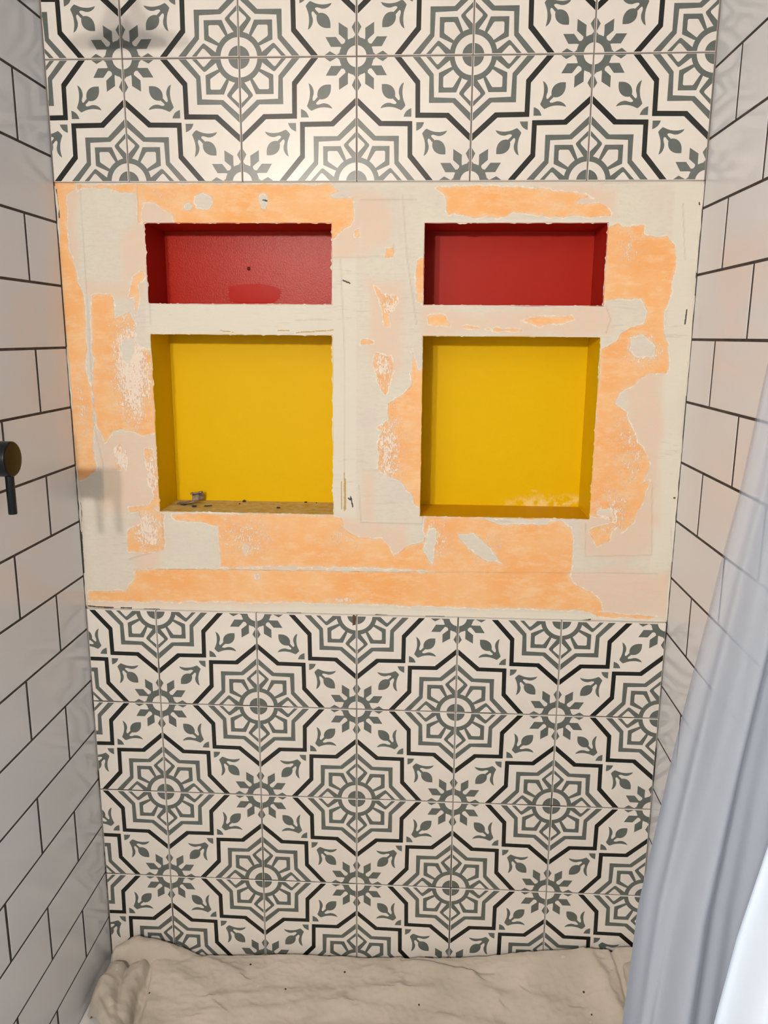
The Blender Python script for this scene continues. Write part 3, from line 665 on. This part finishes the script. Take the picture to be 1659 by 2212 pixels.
# ---------------------------------------------------------------- canvas drop cloth
M_cloth = mat('canvas', (0.34, 0.29, 0.23), 0.95, 0.15)
mp, nn = mottled(M_cloth, (0.43, 0.39, 0.325), (0.54, 0.485, 0.41), 9, lo=.3, hi=.7)
def cloth_mat():
    M = M_cloth; tc = N(M, 'ShaderNodeTexCoord')
    ramp = [n for n in M.node_tree.nodes if n.type == 'VALTORGB'][0]
    n = N(M, 'ShaderNodeTexNoise', Scale=42.0, Detail=3.0, Roughness=.45); L(M, tc.outputs['Object'], n.inputs['Vector'])
    r = N(M, 'ShaderNodeMapRange'); L(M, n.outputs['Fac'], r.inputs[0]); r.inputs[1].default_value = .725; r.inputs[2].default_value = .745
    mx = N(M, 'ShaderNodeMix', data_type='RGBA'); L(M, r.outputs[0], mx.inputs['Factor']); L(M, ramp.outputs[0], mx.inputs[6]); mx.inputs[7].default_value = (.55, .50, .42, 1)
    n2 = N(M, 'ShaderNodeTexVoronoi', Scale=17.0); L(M, tc.outputs['Object'], n2.inputs['Vector'])
    r2 = N(M, 'ShaderNodeMapRange'); L(M, n2.outputs['Distance'], r2.inputs[0]); r2.inputs[1].default_value = .045; r2.inputs[2].default_value = .035
    mx2 = N(M, 'ShaderNodeMix', data_type='RGBA'); L(M, r2.outputs[0], mx2.inputs['Factor']); L(M, mx.outputs[2], mx2.inputs[6]); mx2.inputs[7].default_value = (.05, .035, .03, 1)
    L(M, mx2.outputs[2], B(M).inputs['Base Color'])
    wv = N(M, 'ShaderNodeTexNoise', Scale=800.0, Detail=2.0); L(M, tc.outputs['Object'], wv.inputs['Vector'])
    bp = N(M, 'ShaderNodeBump', Strength=.45, Distance=.0005); L(M, wv.outputs['Fac'], bp.inputs['Height']); L(M, bp.outputs[0], B(M).inputs['Normal'])
cloth_mat()
ztop_x = [-.556, -.48, -.38, -.35, -.17, .007, .134, .284, .41, .55, .615]
ztop_z = [-1.828, -1.822, -1.820, -1.821, -1.8085, -1.8080, -1.802, -1.788, -1.766, -1.757, -1.757]
def ridge(v, c, wd): return math.exp(-((v - c) / wd) ** 2)
def sd_seg2(px, py, a, b):
    dx, dy = b[0] - a[0], b[1] - a[1]; t = max(0, min(1, ((px - a[0]) * dx + (py - a[1]) * dy) / (dx * dx + dy * dy)))
    d = math.hypot(px - a[0] - t * dx, py - a[1] - t * dy); side = (px - a[0]) * dy - (py - a[1]) * dx
    return d, side, t
FOLDS = [ # (a, b, height, width) ridges of cloth, world x,y
 ((-.28, -.115), (.10, -.085), .007, .013), ((.10, -.085), (.44, -.110), .006, .014), ((-.30, -.155), (-.02, -.118), .006, .012), ((-.02, -.118), (.30, -.150), .005, .012),
 ((.14, -.028), (.25, -.060), .007, .012), ((.25, -.060), (.30, -.10), .005, .012), ((-.33, -.03), (-.25, -.065), .006, .010), ((.44, -.16), (.53, -.07), .007, .013), ((.38, -.10), (.47, -.17), .005, .015),
 ((.50, -.03), (.56, -.13), .010, .012), ((-.42, -.05), (-.30, -.12), .006, .018), ((-.2, -.20), (.2, -.19), .006, .02), ((-.1, -.3), (.4, -.26), .008, .03), ((-.35, -.4), (.3, -.42), .010, .04), ((-.2, -.6), (.3, -.55), .012, .05)]
MOUNDS = [
 ([(-.512, -.070), (-.512, -.115), (-.500, -.170), (-.478, -.225), (-.455, -.27)], [.052, .055, .050, .040, .012], [.026, .034, .037, .034, .02]),
 ([(-.470, -.060), (-.474, -.120), (-.468, -.180), (-.470, -.225)], [.046, .044, .038, .026], [.028, .028, .024, .016]),
 ([(-.525, -.034), (-.488, -.026), (-.440, -.022), (-.395, -.020), (-.340, -.018)], [.056, .076, .066, .046, .022], [.020, .026, .025, .020, .016])]
CREASES = [((-.545, -.052), (-.49, -.060), .012, .006), ((-.49, -.060), (-.455, -.040), .010, .005), ((-.452, -.045), (-.436, -.12), .010, .006), ((-.436, -.12), (-.436, -.21), .010, .006),
 ((-.500, -.09), (-.485, -.16), .006, .007), ((-.52, -.15), (-.47, -.205), .006, .006)]
def cloth_h(x, y):
    zt = float(np.interp(x, ztop_x, ztop_z))
    base = -1.842
    d = -y - .010
    z = base + (zt - base) * math.exp(-(d / .085) ** 2) - .010 * (1 - math.exp(-(d / .2) ** 2))
    # sharp tuck against the wall
    z -= .020 * math.exp(-((d) / .006) ** 2) * (1 if d < .004 else math.exp(-(d - .004) / .003))
    for a, b, h, w_ in FOLDS:
        dd, side, t = sd_seg2(x, y, a, b)
        ww = w_ * (2.2 if side > 0 else 1.1)
        z += h * math.exp(-(dd / ww) ** 2)
    z += .0045 * noise.noise(Vector((x * 9, y * 16, 1.3))) + .0022 * noise.noise(Vector((x * 24, y * 42, 4.1))) + .0008 * noise.noise(Vector((x * 80, y * 90, 7)))
    z += .0016 * (.5 - abs(noise.noise(Vector((x * 55 + y * 30, y * 60 - x * 20, 11))))) + .0014 * (.4 - abs(noise.noise(Vector((x * 30, y * 75, 15)))))
    # step of the overlapping layer on the right
    dd, side, t = sd_seg2(x, y, (.545, -.012), (.585, -.17))
    z += .006 / (1 + math.exp(-(x - (.548 + (-y) * .25)) / .0018)) - .010 * math.exp(-((x - (.548 + (-y) * .25)) / .005) ** 2)
    # seam where the back layer dips under the front one
    yy = -.022 - .030 * max(0, min(1, (x - .13) / .13)) ** 1.5
    if .10 < x < .30: z += -.005 * math.exp(-((y - yy) / .005) ** 2)
    for path, hs, wd in MOUNDS:
        best = -9
        for k in range(len(path) - 1):
            dd, side, t = sd_seg2(x, y, path[k], path[k + 1])
            dd *= 1 + .25 * noise.noise(Vector((x * 20, y * 20, wd[0] * 50)))
            w_ = wd[k] * (1 - t) + wd[k + 1] * t; h = hs[k] * (1 - t) + hs[k + 1] * t
            if dd < w_:
                f = dd / w_
                best = max(best, -1.853 + h * (1 - f ** 2.6) ** .55)
        if best > -9:
            best += .0050 * (.35 - abs(noise.noise(Vector((x * 26 + y * 20, y * 30 - x * 14, 23))))) + .0018 * (.3 - abs(noise.noise(Vector((x * 70, y * 60, 27))))) + .0035 * noise.noise(Vector((x * 38 + y * 12, y * 22 - x * 9, 3))) + .0035 * (1 - abs(noise.noise(Vector((x * 17 - y * 8, y * 11, 8)))) * 4) * .5
            z = max(z, best)
    for a, b, h, w_ in CREASES:
        dd, side, t = sd_seg2(x, y, a, b)
        z -= h * math.exp(-(dd / w_) ** 2) * math.sin(math.pi * min(1, .15 + t * .85))
    return z
nxc, nyc = 440, 260
xs = np.linspace(-.535, XR - .002, nxc); ys = -.010 - (np.linspace(0, 1, nyc) ** 1.6) * .76
V, F = [], []
for j, y in enumerate(ys):
    for i, x in enumerate(xs):
        left = -.545 if y > -.16 else -.545 + min(.09, (-.16 - y) * 1.0)
        xx = left + (x + .535) / (XR - .002 + .535) * (XR - .002 - left)
        z = cloth_h(xx, y)
        e = xx - left
        if e < .02: z -= .012 * (1 - e / .02) ** 2
        V.append((xx, y, max(z, -1.853)))
for j in range(nyc - 1):
    for i in range(nxc - 1):
        a = j * nxc + i
        F.append((a, a + nxc, a + nxc + 1, a + 1))
# the rolled edge bunched up in the left corner, laid over the sheet
def roll(path, rad, seg=40, seed=0.0, flat=.8, amp=.16):
    P = [Vector(p) for p in path]; pts = []; rr = []
    n = 90
    for k in range(n + 1):
        t = k / n * (len(P) - 1); i = min(int(t), len(P) - 2); f = t - i
        p0, p1, p2, p3 = P[max(i - 1, 0)], P[i], P[i + 1], P[min(i + 2, len(P) - 1)]
        pts.append(.5 * ((2 * p1) + (-p0 + p2) * f + (2 * p0 - 5 * p1 + 4 * p2 - p3) * f * f + (-p0 + 3 * p1 - 3 * p2 + p3) * f ** 3))
        rr.append(rad[i] * (1 - f) + rad[i + 1] * f)
    s = len(V)
    for k in range(n + 1):
        t = (pts[min(k + 1, n)] - pts[max(k - 1, 0)]).normalized()
        sx_ = t.cross(Vector((0, 0, 1))).normalized(); up = sx_.cross(t)
        for a in range(seg):
            an = 2 * math.pi * a / seg
            q_ = rr[k] * (1 + amp * noise.noise(Vector((math.cos(an) * 1.3, math.sin(an) * 1.3 + seed, k * .05))) + amp * .9 * noise.noise(Vector((math.cos(an) * 3 + seed, math.sin(an) * 3, k * .09)))
                          - .13 * abs(math.sin(an * 1.5 + k * .045 + seed)) ** 6)
            p = pts[k] + sx_ * (q_ * math.cos(an)) + up * (q_ * flat * math.sin(an))
            p.x = max(p.x, XL + .0015 + .001 * math.sin(an)); p.y = min(p.y, -.0015)
            p.z = max(p.z, -1.853)
            V.append(tuple(p))
    for k in range(n):
        for a in range(seg):
            b = (a + 1) % seg
            F.append((s + k * seg + a, s + k * seg + b, s + (k + 1) * seg + b, s + (k + 1) * seg + a))
roll([(.585, -.010, -1.790), (.590, -.05, -1.782), (.598, -.10, -1.790), (.604, -.16, -1.81)], [.018, .026, .026, .020], seed=3.3, amp=.12)
o = mesh('drop_cloth', V, F, M_cloth, smooth=True)
tag(o, 'crumpled beige canvas drop cloth spread over the shower floor', 'drop cloth')

# ---------------------------------------------------------------- shower valve on the left wall
vx, vy, vz = XL, -.375, -.658
valve = tag(empty('shower_valve', (vx, vy, vz)), 'round matte black shower valve with a hanging lever on the left white tiled wall', 'valve')
def part(name, vf, M, parent, mod=None):
    o = mesh(name, *vf, M, parent, smooth=True)
    b_ = o.modifiers.new('bevel', 'BEVEL'); b_.width = .0012; b_.segments = 2; b_.limit_method = 'ANGLE'; b_.angle_limit = .6
    return o
part('cover_plate', lathe([(.0006, .040), (.0006, .078), (.004, .080), (.007, .078), (.008, .034)], 'x', 64), M_metal, valve)
part('valve_body', lathe([(.0, .022), (.0075, .022), (.028, .022), (.030, .0265), (.0755, .0265), (.0765, .0258)], 'x', 64), M_metal, valve)
part('end_cap', lathe([(.0768, .0252), (.0775, .0250), (.0777, .0240)], 'x', 64), M_bronze, valve)
part('lever', lathe([(-.084, .0060), (-.0835, .0065), (-.030, .0065), (-.020, .0070)], 'z', 32), M_metal, valve).location = (.0690, 0, 0)

# shower head just above the frame; its shadow falls across the top tiles
hd = tag(empty('overhead_shower', (XL, -.40, .12)), 'round black rain shower on a wall arm above the left wall tiles', 'shower head')
part('arm', tube_bm([(0.001, 0, 0), (.05, 0, .010), (.10, 0, .004), (.142, 0, -.04), (.148, 0, -.075)], [.0105] * 5, 20), M_metal, hd)
part('flange', lathe([(.0005, .028), (.006, .027), (.009, .013)], 'x', 40), M_metal, hd)
q_ = part('spray_face', lathe([(-.115, .074), (-.110, .077), (-.102, .074), (-.085, .022), (-.070, .016)], 'z', 48), M_metal, hd); q_.location = (.148, 0, 0)

# ---------------------------------------------------------------- crumbs on the sill of the left yellow recess
SZ = HZ[1][0] + .0002
def crumb(x, y, rx, ry, h, M, label, cat, grp, seed, rot=0.0, name='mortar_crumb'):
    V, F = [], []
    n = 10
    for k, (s, z) in enumerate(((.85, 0), (1.0, .35), (.75, .9))):
        for i in range(n):
            a = 2 * math.pi * i / n
            r_ = s * (1 + .35 * noise.noise(Vector((math.cos(a) * 1.5, math.sin(a) * 1.5, seed + .3 * k))))
            px, py = rx * r_ * math.cos(a), ry * r_ * math.sin(a)
            V.append((px, py, h * z * (1 + .3 * noise.noise(Vector((a, seed, 2))) if k else 1) if k else 0))
    for k in range(2):
        for i in range(n):
            j = (i + 1) % n; F.append((k * n + i, k * n + j, k * n + n + j, k * n + n + i))
    F.append(tuple(range(n - 1, -1, -1))); F.append(tuple(2 * n + i for i in range(n)))
    o = mesh(name, V, F, M); o.location = (x, y, SZ + .0010); o.rotation_euler = (0, 0, rot)
    return tag(o, label, cat, grp)
G_ = 'dark crumbs on the dusty yellow sill'
specs = [(-.363, .068, .0062, .0030, .0022, 'dark crumb at the left end of the dusty yellow sill, beside the curled flake'),
 (-.336, .053, .0058, .0040, .0024, 'oval dark crumb in front of the curled flake on the yellow sill'),
 (-.309, .060, .0098, .0022, .0018, 'long thin dark sliver just right of the curled flake on the yellow sill'),
 (-.246, .110, .0036, .0040, .0042, 'thick round dark crumb against the back of the left yellow niche'),
 (-.250, .086, .0020, .0026, .0018, 'tiny dark crumb in front of the thick round one on the yellow sill'),
 (-.163, .055, .0040, .0040, .0020, 'dark crumb near the front edge in the right half of the dusty sill'),
 (-.116, .114, .0034, .0030, .0020, 'dark crumb at the back of the dusty sill toward its right end'),
 (-.093, .110, .0018, .0026, .0016, 'smallest dark crumb, nearest the right end of the dusty sill')]
for k, (x, y, a, b_, h, lb) in enumerate(specs):
    crumb(x, y, a, b_, h, M_speck, lb, 'crumb', G_, k * 3.1, random.uniform(-.3, .3))
# curled flake of old mortar
fl = tag(empty('mortar_flake', (-.350, .090, SZ)), 'curled brown and grey flake of mortar lying on the dusty yellow sill', 'debris')
V, F = [], []
na, nb = 18, 8
for i in range(na):
    t = i / (na - 1)
    for j in range(nb):
        s = j / (nb - 1)
        ang = 2.2 - 3.2 * t
        y = .004 + .0095 * math.cos(ang) + .001 * noise.noise(Vector((t * 4, s * 4, 0)))
        z = .0115 + .0098 * math.sin(ang) + .004 * s
        V.append((-.004 + .024 * s + .003 * noise.noise(Vector((t * 5, s * 3, 8))), y, z + .0015 * noise.noise(Vector((t * 6, s * 5, 2)))))
for i in range(na - 1):
    for j in range(nb - 1):
        a = i * nb + j; F.append((a, a + 1, a + nb + 1, a + nb))
o = mesh('curl', V, F, M_debris, fl, smooth=True); so = o.modifiers.new('solid', 'SOLIDIFY'); so.thickness = .0012
V, F = [], []
for i in range(16):
    for j in range(8):
        t, s = i / 15, j / 7
        V.append((-.030 + .046 * t, -.016 + .020 * s - .010 * t + .004 * noise.noise(Vector((t * 5, s * 3, 5))) * (1 if j in (0, 7) else .3), .0016 + .0075 * t ** 1.2 + .0022 * abs(noise.noise(Vector((t * 7, s * 6, 1))))))
for i in range(15):
    for j in range(7):
        a = i * 8 + j; F.append((a, a + 8, a + 9, a + 1))
o = mesh('shard', V, F, M_debris, fl); so = o.modifiers.new('solid', 'SOLIDIFY'); so.thickness = .0014

# ---------------------------------------------------------------- curtains on their rod
M_liner = mat('clear_white_vinyl', (0.36, 0.41, 0.49), 0.15, 0.5)
def sheer(M, transp, transl, col):
    nt = M.node_tree; out = [n for n in nt.nodes if n.type == 'OUTPUT_MATERIAL'][0]
    tl = N(M, 'ShaderNodeBsdfTranslucent', Color=(*col, 1)); tp = N(M, 'ShaderNodeBsdfTransparent')
    m1 = N(M, 'ShaderNodeMixShader', Fac=transl); L(M, B(M).outputs[0], m1.inputs[1]); L(M, tl.outputs[0], m1.inputs[2])
    m2 = N(M, 'ShaderNodeMixShader', Fac=transp); L(M, m1.outputs[0], m2.inputs[1]); L(M, tp.outputs[0], m2.inputs[2])
    L(M, m2.outputs[0], out.inputs['Surface'])
sheer(M_liner, .52, .30, (.38, .44, .53))
a_ = N(M_liner, 'ShaderNodeAttribute'); a_.attribute_name = 'clear'
L(M_liner, a_.outputs['Fac'], [n for n in M_liner.node_tree.nodes if n.type == 'MIX_SHADER'][-1].inputs[0])
M_fabric = mat('white_curtain_fabric', (0.72, 0.84, 0.98), 0.7, 0.2)
sheer(M_fabric, .02, .35, (.9, .92, .96))
def curtain(name, edge, y0, x_end, z_top, z_bot, folds, M, nx_=150, nz_=120):
    ez = [e[1] for e in edge]; ex = [e[0] for e in edge]
    V, F = [], []
    for j in range(nz_ + 1):
        z = z_top + (z_bot - z_top) * j / nz_
        xe = float(np.interp(-z, [-v for v in ez], ex))
        for i in range(nx_ + 1):
            s = i / nx_
            x = xe + (x_end - xe) * s
            fall = .35 + .65 * min(1, (z_top - z) / 1.2)
            y = y0
            for amp, fr, ph, dr in folds: y += amp * fall * math.sin(2 * math.pi * fr * s + ph + dr * z)
            y += .004 * noise.noise(Vector((s * 5, z * 3, y0 * 7)))
            x += .003 * noise.noise(Vector((2, z * 4, y0)))
            y -= .008 * math.exp(-((x - xe - .030 - .004 * math.sin(z * 5)) / .0055) ** 2)
            V.append((x, y, z))
    for j in range(nz_):
        for i in range(nx_):
            a = j * (nx_ + 1) + i; F.append((a, a + nx_ + 1, a + nx_ + 2, a + 1))
    return mesh(name, V, F, M, smooth=True)
lin_edge = [(.545, .40), (.500, .0), (.458, -.35), (.4345, -.50), (.4284, -.548), (.4204, -.613), (.4110, -.674), (.4037, -.732), (.3961, -.787), (.3892, -.838), (.3765, -.933), (.3700, -.98), (.3611, -1.044), (.3546, -1.187), (.345, -1.5), (.340, -1.80)]
o = curtain('shower_curtain_liner', lin_edge, -.80, .604, .40, -1.80, [(.016, 3.2, .4, .5), (.006, 6.3, 1.1, -.8), (.0010, 11, 0, 1.5)], M_liner)
at = o.data.attributes.new('clear', 'FLOAT', 'POINT'); at.data.foreach_set('value', [(max(.14, .60 - 2.9 * (i / 150)) if i < 23 else max(.08, .16 - .3 * (i / 150 - .13))) * min(1, max(.10, 1 - (j - 62) / 14)) for j in range(121) for i in range(151)])
tag(o, 'translucent white vinyl shower liner hanging against the right tiled wall', 'shower curtain')
out_edge = [(.640, .40), (.585, 0), (.520, -.5), (.4374, -.924), (.4218, -1.0), (.4108, -1.084), (.385, -1.35), (.36, -1.7), (.355, -1.86)]
o = curtain('shower_curtain', out_edge, -.905, .680 - .07, .40, -1.845, [(.016, 3.0, 2.0, .3), (.007, 7, .5, .6)], M_fabric)
tag(o, 'bright white outer shower curtain at the far right, in daylight', 'shower curtain')
rod = tag(empty('curtain_rod', (XL, -.845, .43)), 'black curtain rod across the shower opening above the frame', 'curtain rod')
part('rod', lathe([(.001, .012), (XR - XL - .001, .012)], 'x', 32), M_metal, rod)
for k in range(9):
    x = .50 + k * .013 - XL if k else .555 - XL
    vs = []; fs = []
    R2, r2, n1, n2 = .022, .0016, 24, 8
    for i in range(n1):
        for j in range(n2):
            a, b_ = 2 * math.pi * i / n1, 2 * math.pi * j / n2
            vs.append((.51 + .012 * k - XL + r2 * math.sin(b_), (R2 + r2 * math.cos(b_)) * math.cos(a), -.008 + (R2 + r2 * math.cos(b_)) * math.sin(a)))
    for i in range(n1):
        for j in range(n2):
            fs.append((i * n2 + j, ((i + 1) % n1) * n2 + j, ((i + 1) % n1) * n2 + (j + 1) % n2, i * n2 + (j + 1) % n2))
    mesh('ring', vs, fs, M_metal, rod, smooth=True)
